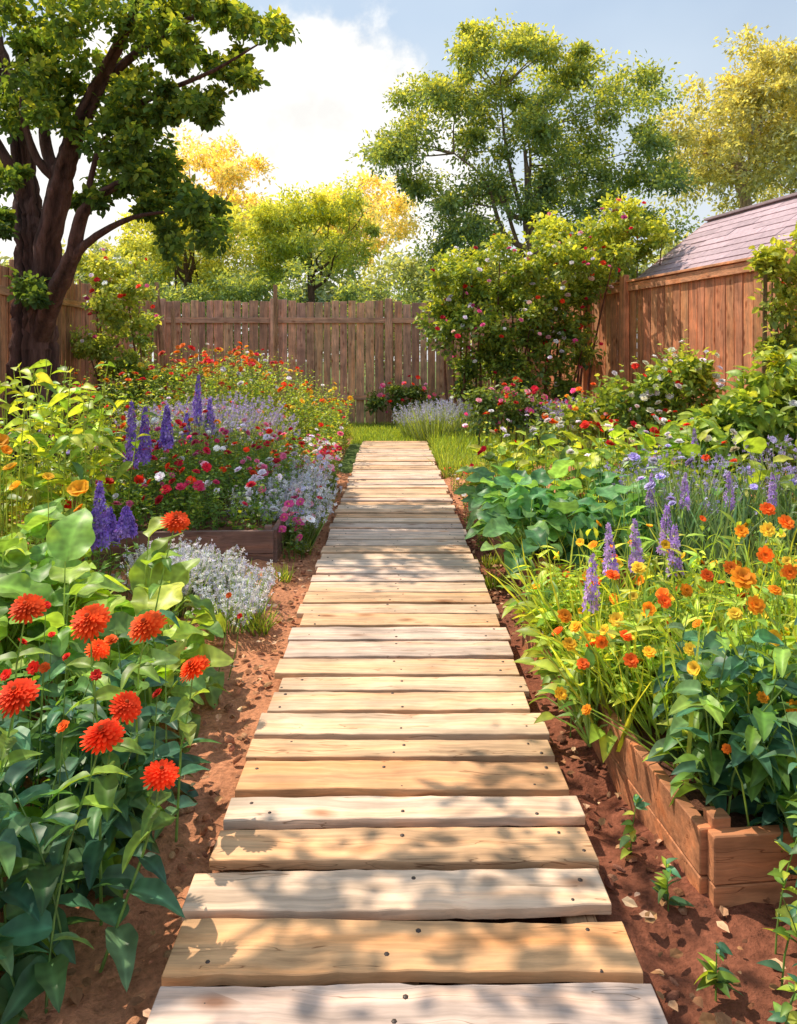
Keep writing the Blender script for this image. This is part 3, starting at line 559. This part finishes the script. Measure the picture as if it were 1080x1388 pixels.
P=rect(1.3,3.1,4,5.4,60); t_,D=shoots(a,P,U(.6,.88,60),3,LANCE,.12,GG,lean=.2); s=rng.random(60)<.5; heads(a,POM,t_[s],D[s],.035,LAV+[(.6,.58,.8)]); a.build('iris_plants',[M_leaf,M_petal])
def lavender(P,R,Hh,name='lavender_bush',pc=LAV,n=500,nf=8,gc=GG,fs=.013):
    a=Acc()
    for p,r,h in zip(P,R,Hh):
        k=n; an=U(0,6.28,k); rr=np.sqrt(U(0,1,k))*r*.6; b=np.stack([p[0]+np.cos(an)*rr,p[1]+np.sin(an)*rr,np.full(k,GZ)],1)
        out=np.stack([np.cos(an)*rr/r*.9,np.sin(an)*rr/r*.9,np.ones(k)],1)+rng.normal(0,.1,(k,3)); L=h*U(.65,1.05,k)
        d=norm(out); a.add(BLADE,b,frames(d,rdir(k)),np.stack([np.full(k,.009),L,L*.3],1),pick(gc,k),0)
        tip=b+d*L[:,None]*.97; s=slice(0,k*2//3); tt=np.repeat(tip[s],nf,0); dd=np.repeat(d[s],nf,0); u=U(0,1,len(tt)); tt=tt-dd*(u*.08)[:,None]+rng.normal(0,.008,(len(tt),3))
        a.add(FLO,tt,frames_z(rdir(len(tt))),fs*U(.7,1.3,len(tt)),pick(pc,len(tt)),1)
    return a.build(name,[M_leaf,M_petal])
lavender(np.array([W(270,600,7.9),W(300,600,8.2),W(240,600,8.1),W(330,600,8.4)]),[.45]*4,[1.0,1.05,.95,.85],n=380,pc=LAV+[(.65,.53,.82)])
lavender(np.array([W(590,600,12.3),W(620,600,12.6),W(575,600,12.8)]),[.55]*3,[.75,.75,.6],pc=[(.5,.5,.75),(.6,.6,.75)],n=420,gc=GG+YG[:1])
lavender(np.array([W(770,600,10.5),W(810,600,10.),W(745,600,11)]),[.5]*3,[.85,.9,.8],n=360)
WA=[(.66,.66,.85),(.84,.84,.9),(.88,.88,.9)]
lavender(np.array([(-.86,4.1,0),(-1.08,4.3,0),(-.84,3.8,0),(-1.2,4.05,0),(-1.3,4.3,0)]),[.2]*5,[.25,.3,.22,.34,.34],'alyssum_plants',WA,240,6,GG+MG)
lavender(np.array([(-.72,5.5,0),(-.8,5.8,0),(-.74,6.1,0),(-.95,5.6,0),(-.85,6.5,0)]),[.2]*5,[.38,.5,.45,.5,.55],'alyssum_plants',WA,170,5,GG+MG,.018)
lavender(np.array([(1.9,4.9,0),(2.8,5.2,0)]),[.28]*2,[.8,.9],n=220,nf=6)
a=Acc(); sp=[(177,545,5.6,.5),(196,552,5.7,.42),(223,550,5.8,.32),(133,655,4.1,.36),(172,688,4.2,.15),(150,690,4.3,.2),(265,508,7.6,.5),(285,540,7.6,.35),(250,560,7.4,.3)]
P=np.array([W(x,y,Y_) for x,y,Y_,l in sp]); Hh=P[:,2]-GZ; P[:,2]=GZ
spikes(a,P,Hh,np.array([s[3] for s in sp]),.045,PUR,150,fs=.028,lean=.03); shoots(a,np.repeat(P,4,0)+rng.normal(0,.08,(len(P)*4,3))*[1,1,0],np.repeat(Hh*.6,4),10,LANCE,.14,MG,lean=.25)
a.build('delphinium_flowers',[M_leaf,M_petal])
def bed(name,P,H,nl,T,ls,lc,fc,fs,prob=.6,FT=POM,lean=.3,tilt=.5,center=None):
    a=Acc(); n=len(P); t_,D=shoots(a,P,H,nl,T,ls,lc,lean=lean,elev=(-.1,.9)); s=rng.random(n)<prob
    kc=len(fc); seeds=rect(P[:,0].min(),P[:,0].max(),P[:,1].min(),P[:,1].max(),kc*3)[:,:2]; sc=np.arange(kc*3)%kc
    idx=np.where(s)[0]; nr=sc[np.argmin(((P[idx,None,:2]-seeds[None])**2).sum(2),1)]; rnd=rng.integers(0,kc,len(idx)); ch=np.where(rng.random(len(idx))<.6,nr,rnd)
    for k in range(kc):
        j=idx[ch==k]; heads(a,FT,t_[j],D[j],fs,[fc[k]],tilt=tilt,face=(0,-.35,0),center=center)
    return a.build(name,[M_leaf,M_petal])
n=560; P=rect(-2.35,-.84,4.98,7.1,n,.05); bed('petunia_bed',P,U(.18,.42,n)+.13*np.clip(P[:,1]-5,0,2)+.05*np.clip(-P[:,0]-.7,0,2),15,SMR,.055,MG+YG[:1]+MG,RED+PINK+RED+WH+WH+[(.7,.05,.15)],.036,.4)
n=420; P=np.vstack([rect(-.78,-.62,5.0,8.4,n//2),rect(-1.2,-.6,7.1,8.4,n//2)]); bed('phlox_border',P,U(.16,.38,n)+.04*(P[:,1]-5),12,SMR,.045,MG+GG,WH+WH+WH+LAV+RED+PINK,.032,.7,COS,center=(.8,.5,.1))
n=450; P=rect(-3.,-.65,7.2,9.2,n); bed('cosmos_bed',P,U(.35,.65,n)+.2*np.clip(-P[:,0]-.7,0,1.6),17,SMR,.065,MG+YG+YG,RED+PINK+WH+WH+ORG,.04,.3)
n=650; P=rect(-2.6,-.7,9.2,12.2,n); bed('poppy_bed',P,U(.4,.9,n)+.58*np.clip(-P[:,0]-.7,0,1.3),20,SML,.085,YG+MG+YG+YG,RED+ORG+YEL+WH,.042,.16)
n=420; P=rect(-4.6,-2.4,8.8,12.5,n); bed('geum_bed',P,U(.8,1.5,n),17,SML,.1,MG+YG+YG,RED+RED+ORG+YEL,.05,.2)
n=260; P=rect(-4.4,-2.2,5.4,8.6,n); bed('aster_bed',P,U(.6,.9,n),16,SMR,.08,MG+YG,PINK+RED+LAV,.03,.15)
a=Acc(); n=62; P=rect(-2.8,-1.85,3.9,5.3,n); t_,D=shoots(a,P,U(.95,1.42,n),13,OVAL,.18,YG+MG+YG,lean=.18,elev=(-.5,.6),stemr=.006,stemc=(.28,.36,.08),tmin=.15,taper=.3)
P=np.array([W(x,y,3.3) for x,y in [(8,612),(15,635),(65,648),(108,665),(108,690),(0,600),(22,660)]]); b=P.copy(); b[:,2]=GZ; b[:,0]-=.05; tubes(a,np.stack([b,(b+P)/2+[.03,0,0],P],1),.004,np.array([.25,.3,.06]),4)
heads(a,CUP,P,np.tile([0,0,1.],(len(P),1)),.04,[(.9,.42,.02),(.9,.55,.03)],face=(.2,-.5,0)); a.build('sunflower_plants',[M_leaf,M_petal])
# --- climbing rose on left fence
a=Acc(); cen=np.array([W(x+rng.normal(0,14),y+rng.normal(0,10),11.5+rng.normal(0,.3)) for x,y in [(150,370),(130,390),(170,395),(145,420),(165,440),(180,470),(140,460),(190,500),(160,500),(205,520),(120,360),(185,420),(150,530),(200,550),(110,470),(230,540)] for _ in range(4)])
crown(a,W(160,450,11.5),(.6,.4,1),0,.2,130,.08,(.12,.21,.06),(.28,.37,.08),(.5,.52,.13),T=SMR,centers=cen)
for c in cen[::4]: limb(a,[(c[0],11.7,GZ),(c[0]+.1,11.6,.8),c],[.02,.015,.008],B,5,3,.1,0)
P=cen[rng.integers(0,len(cen),60)]+rdir(60)*.22; cloud_flowers(a,POM,P,.045,WH+WH+RED+PINK,face=(.1,-.8,0))
a.build('climbing_rose',[M_leaf,M_petal])
# --- rose bush right back
a=Acc(); cl=[(620,385),(650,370),(690,360),(730,340),(770,330),(810,320),(850,325),(880,325),(610,430),(650,430),(700,410),(740,400),(780,380),(820,360),(650,480),(690,470),(740,460),(770,440),(700,510),(750,500),(660,515),(785,480),(605,400),(640,365),(760,315),(830,300),(780,520),(720,370),(680,390),(600,455),(790,345),(760,350),(840,350),(670,450),(720,440),(640,500),(630,410),(775,400),(860,310)]
cen=np.array([W(x+rng.normal(0,16),y+rng.normal(0,13),12.9+rng.normal(0,.4)) for x,y in cl for _ in range(4)])
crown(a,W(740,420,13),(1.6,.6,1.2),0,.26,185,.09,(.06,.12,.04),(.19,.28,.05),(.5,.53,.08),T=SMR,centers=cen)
for c in cen[::5]: limb(a,[(c[0]*.9+.2,13.2,GZ),(c[0],13.1,(c[2])*.5),c],[.03,.02,.008],B,5,3,.1,0)
P=cen[rng.integers(0,len(cen),200)]+rdir(200)*[.3,.3,.25]-[0,.2,0]; cloud_flowers(a,POM,P,.05,RED+PINK+WH+WH+[(.9,.6,.5)],face=(-.1,-.9,0))
n=190; P=cen[rng.integers(0,len(cen),n)]; shoots(a,P,U(.3,.8,n),14,SML,.095,YG,lean=.8)
a.build('rose_bush',[M_leaf,M_petal])
def bush(name,cen,rc,nleaf,ls,pal,nf,fs,fc,T=SMR):
    a=Acc(); cen=np.array(cen); crown(a,cen.mean(0),(1,1,.5),0,rc,nleaf,ls,*pal,T=T,centers=cen)
    for c in cen: limb(a,[(c[0],c[1]+.05,GZ),(c[0],c[1],c[2])],[.015,.008],np.array([.15,.12,.06]),5,3,.1,0)
    n=18; P=cen[rng.integers(0,len(cen),n)]; shoots(a,P,U(.8,1.6,n)*rc,9,T,ls,[pal[1],pal[2]],lean=.6)
    P=cen[rng.integers(0,len(cen),nf)]+norm(rdir(nf)+[0,-.4,.6])*rc*1.05; cloud_flowers(a,POM,P,fs,fc,face=(0,-.6,0)); return a.build(name,[M_leaf,M_petal])
pd=((.05,.12,.04),(.18,.28,.05),(.42,.47,.08)); pdk=((.05,.1,.04),(.11,.18,.05),(.25,.32,.07))
bush('rose_bush',[W(x,y,15.2) for x,y in [(510,545),(535,535),(560,530),(540,555),(575,550)]],.3,320,.08,pdk,34,.055,RED+PINK)
bush('geranium_bush',[W(x,y,10.5) for x,y in [(650,560),(680,555),(710,560),(700,540),(660,540),(730,565)]],.28,320,.07,pdk,36,.05,RED+PINK)
bush('peony_bush',[W(x,y,8.3) for x,y in [(850,540),(880,520),(910,510),(940,520),(900,550),(960,545),(860,570),(920,570),(935,500)]],.3,340,.085,pd,60,.045,WH+[(.8,.8,.6)]+RED[:1])
bush('peony_bush',[W(x,y,8.8) for x,y in [(790,560),(820,550),(830,580),(770,575)]],.28,300,.08,pd,25,.04,ORG+PINK)
bush('currant_bush',[W(x,y,6.0) for x,y in [(1010,560),(1050,560),(1080,540),(1030,600),(1080,600),(960,600),(1120,570),(990,590),(1060,510)]],.3,230,.12,pd,8,.03,WH,T=OVAL)
bush('honeysuckle_vine',[W(x+rng.normal(0,8),y+rng.normal(0,8),7.6) for x,y in [(1065,345),(1085,370),(1050,365),(1070,400),(1090,330),(1060,430),(1085,450),(1110,400),(1100,480),(1120,350),(1075,480),(1040,350),(1065,500),(1055,470)] for _ in range(2)],.15,100,.08,((.1,.16,.04),(.26,.34,.06),(.48,.52,.09)),14,.03,ORG+RED)
n=60; P=np.array([W(x,500,9.5) for x in U(215,345,n)]); P[:,1]+=U(-.6,.8,n); P[:,2]=GZ
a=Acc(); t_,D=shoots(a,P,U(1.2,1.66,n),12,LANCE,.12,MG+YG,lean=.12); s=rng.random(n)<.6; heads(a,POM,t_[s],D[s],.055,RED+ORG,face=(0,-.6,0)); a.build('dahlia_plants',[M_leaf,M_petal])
for (x,y,h) in [(-.68,3.75,.16),(-.7,4.6,.12),(.72,3.85,.16),(.66,4.95,.1),(.72,5.6,.1),(-.66,6.,.12),(-.64,5.3,.12),(.62,4.5,.12)]:
    a=Acc(); n=80; b=rect(x-.05,x+.05,y-.05,y+.05,n); d=np.stack([rng.normal(0,.5,n),rng.normal(0,.5,n),np.ones(n)],1); a.add(BLADE,b,frames(d,rdir(n)),np.stack([np.full(n,.006),U(.6,1.2,n)*h,np.full(n,h)],1),pick(MG+YG,n),0); a.build('grass_tuft',[M_leaf])
n=190; P=np.vstack([rect(.62,1.,6.2,9,n-30),rect(.6,.8,5.3,6.5,30)]); bed('thyme_border',P,U(.08,.2,len(P)),10,SML,.035,YG+MG+[(.35,.2,.08)],WH+YEL+RED,.02,.35,COS)
a=Acc()
P=np.array([[.93,1.62,GZ],[.98,1.6,GZ],[.86,1.5,GZ],[.8,1.45,GZ],[.95,1.5,GZ],[.7,1.6,GZ],[.74,1.42,GZ],[.88,1.7,GZ],[.92,1.55,GZ],[.66,2.05,GZ],[.69,1.85,GZ],[.84,1.6,GZ]])
shoots(a,P,np.array([.5,.6,.35,.25,.4,.14,.22,.4,.65,.2,.13,.5]),17,OVAL,.06,MG+YG+TG,lean=.35,elev=(-.2,.8),stemr=.0028,K=6)
a.build('weed_sprigs',[M_leaf])
a=Acc(); P=np.vstack([rect(.95,1.35,1.72,2.05,34,.0),rect(.84,1.3,1.92,2.3,44,.1)]); shoots(a,P,U(.2,.48,78),9,OVAL2,.13,TG+MG,lean=.35,elev=(-.4,.6),stemr=.004,taper=.3)
a.build('eggplant_foliage',[M_leaf])
g=Acc(); n=30000; P=np.stack([U(-1.3,2.6,n),U(8.6,15.6,n),np.full(n,GZ)],1); ok=((P[:,1]>12.0)|(P[:,0]>.58))&((P[:,0]>.58)|(P[:,1]>12)); ok&=~((P[:,0]<-.7)&(P[:,1]<13)); ok&=~((P[:,1]<9.3)&(P[:,0]>1.4)); P=P[ok]; n=len(P)
d=np.stack([rng.normal(0,.35,n),rng.normal(0,.35,n),np.ones(n)],1); h=U(.06,.16,n)*np.where((P[:,0]>.58)&(P[:,1]<12.5),1.8,.8)
g.add(BLADE,P,frames(d,rdir(n)),np.stack([np.full(n,.012),h,h],1),pick([(.28,.38,.06),(.36,.45,.08),(.2,.3,.05)],n),0); g.build('lawn_grass',[M_leaf])
# ================================================================ SKY / SUN / CAMERA
sv=Vector((-.44,.34,.82)).normalized()
w=bpy.data.worlds.new('World'); scene.world=w; w.use_nodes=True; t=w.node_tree; t.nodes.clear(); L=t.links.new
out=N(t,'OutputWorld'); bg=N(t,'Background'); bg.inputs[1].default_value=.14; L(bg.outputs[0],out.inputs[0])
sky=N(t,'TexSky',sky_type='NISHITA'); sky.sun_disc=False; sky.sun_elevation=math.asin(sv.z); sky.sun_rotation=math.atan2(sv.x,sv.y); sky.air_density=1.0; sky.dust_density=1.5
tc=N(t,'TexCoord'); nz=N(t,'VectorMath',operation='NORMALIZE'); L(tc.outputs['Generated'],nz.inputs[0])
no=N(t,'TexNoise'); no.inputs['Scale'].default_value=9; no.inputs['Detail'].default_value=6; no.inputs['Roughness'].default_value=.58; L(nz.outputs[0],no.inputs['Vector'])
n2=N(t,'TexNoise'); n2.inputs['Scale'].default_value=3.; n2.inputs['Detail'].default_value=4; L(nz.outputs[0],n2.inputs['Vector'])
nf=mth(t,'MULTIPLY',mth(t,'SUBTRACT',no.outputs['Fac'],.5),.22)
val=None
for px,py,r in [(440,170,.14),(510,130,.08),(400,120,.07),(340,190,.12),(440,280,.22),(560,210,.08),(270,110,.09),(150,250,.2),(-300,200,.2),(1500,150,.2)]:
    c=Vector(((px-533)/F,1,(488-py)/F)).normalized(); dn=N(t,'VectorMath',operation='DISTANCE'); L(nz.outputs[0],dn.inputs[0]); dn.inputs[1].default_value=c
    v=mth(t,'SUBTRACT',r,dn.outputs['Value']); val=v if val is None else mth(t,'MAXIMUM',val,v)
mr=N(t,'MapRange',interpolation_type='SMOOTHSTEP'); mr.inputs[1].default_value=-.015; mr.inputs[2].default_value=.03; L(mth(t,'ADD',val,nf),mr.inputs[0])
ci=N(t,'MapRange'); ci.inputs[1].default_value=.38;ci.inputs[2].default_value=.7;ci.inputs[3].default_value=.65;ci.inputs[4].default_value=1.; L(n2.outputs['Fac'],ci.inputs[0])
skyc=mixc(t,ci.outputs[0],sky.outputs[0],(4.7,5.7,6.8))
# hazy, near-white low sky
sx=N(t,'SeparateXYZ'); L(nz.outputs[0],sx.inputs[0]); hz=N(t,'MapRange'); hz.inputs[1].default_value=.08;hz.inputs[2].default_value=.42;hz.inputs[3].default_value=.75;hz.inputs[4].default_value=0.; L(sx.outputs[2],hz.inputs[0])
skyc=mixc(t,hz.outputs[0],skyc,(6.6,6.7,6.6))
cs=N(t,'MapRange'); cs.inputs[1].default_value=.35;cs.inputs[2].default_value=.58;cs.inputs[3].default_value=7.1;cs.inputs[4].default_value=8.6; L(no.outputs['Fac'],cs.inputs[0])
cc=N(t,'VectorMath',operation='SCALE'); cc.inputs[0].default_value=(1,.985,.95); L(cs.outputs[0],cc.inputs['Scale'])
L(mixc(t,mr.outputs[0],skyc,cc.outputs[0]),bg.inputs[0])
sd=bpy.data.lights.new('sun','SUN'); sd.energy=5; sd.angle=math.radians(.5); sd.color=(1,.88,.7); so=bpy.data.objects.new('sun',sd); scene.collection.objects.link(so); so.rotation_euler=sv.to_track_quat('Z','Y').to_euler()
cd=bpy.data.cameras.new('camera'); co=bpy.data.objects.new('camera',cd); scene.collection.objects.link(co); co.location=(0,0,H0); co.rotation_euler=(math.radians(90),0,0)
cd.sensor_width=36; cd.sensor_fit='AUTO'; cd.lens=36*F/1388; cd.shift_y=-206/1388; cd.shift_x=7/1388; cd.clip_end=2000; cd.clip_start=.05; scene.camera=co
scene.view_settings.view_transform='Standard'; scene.view_settings.look='None'; scene.view_settings.exposure=0
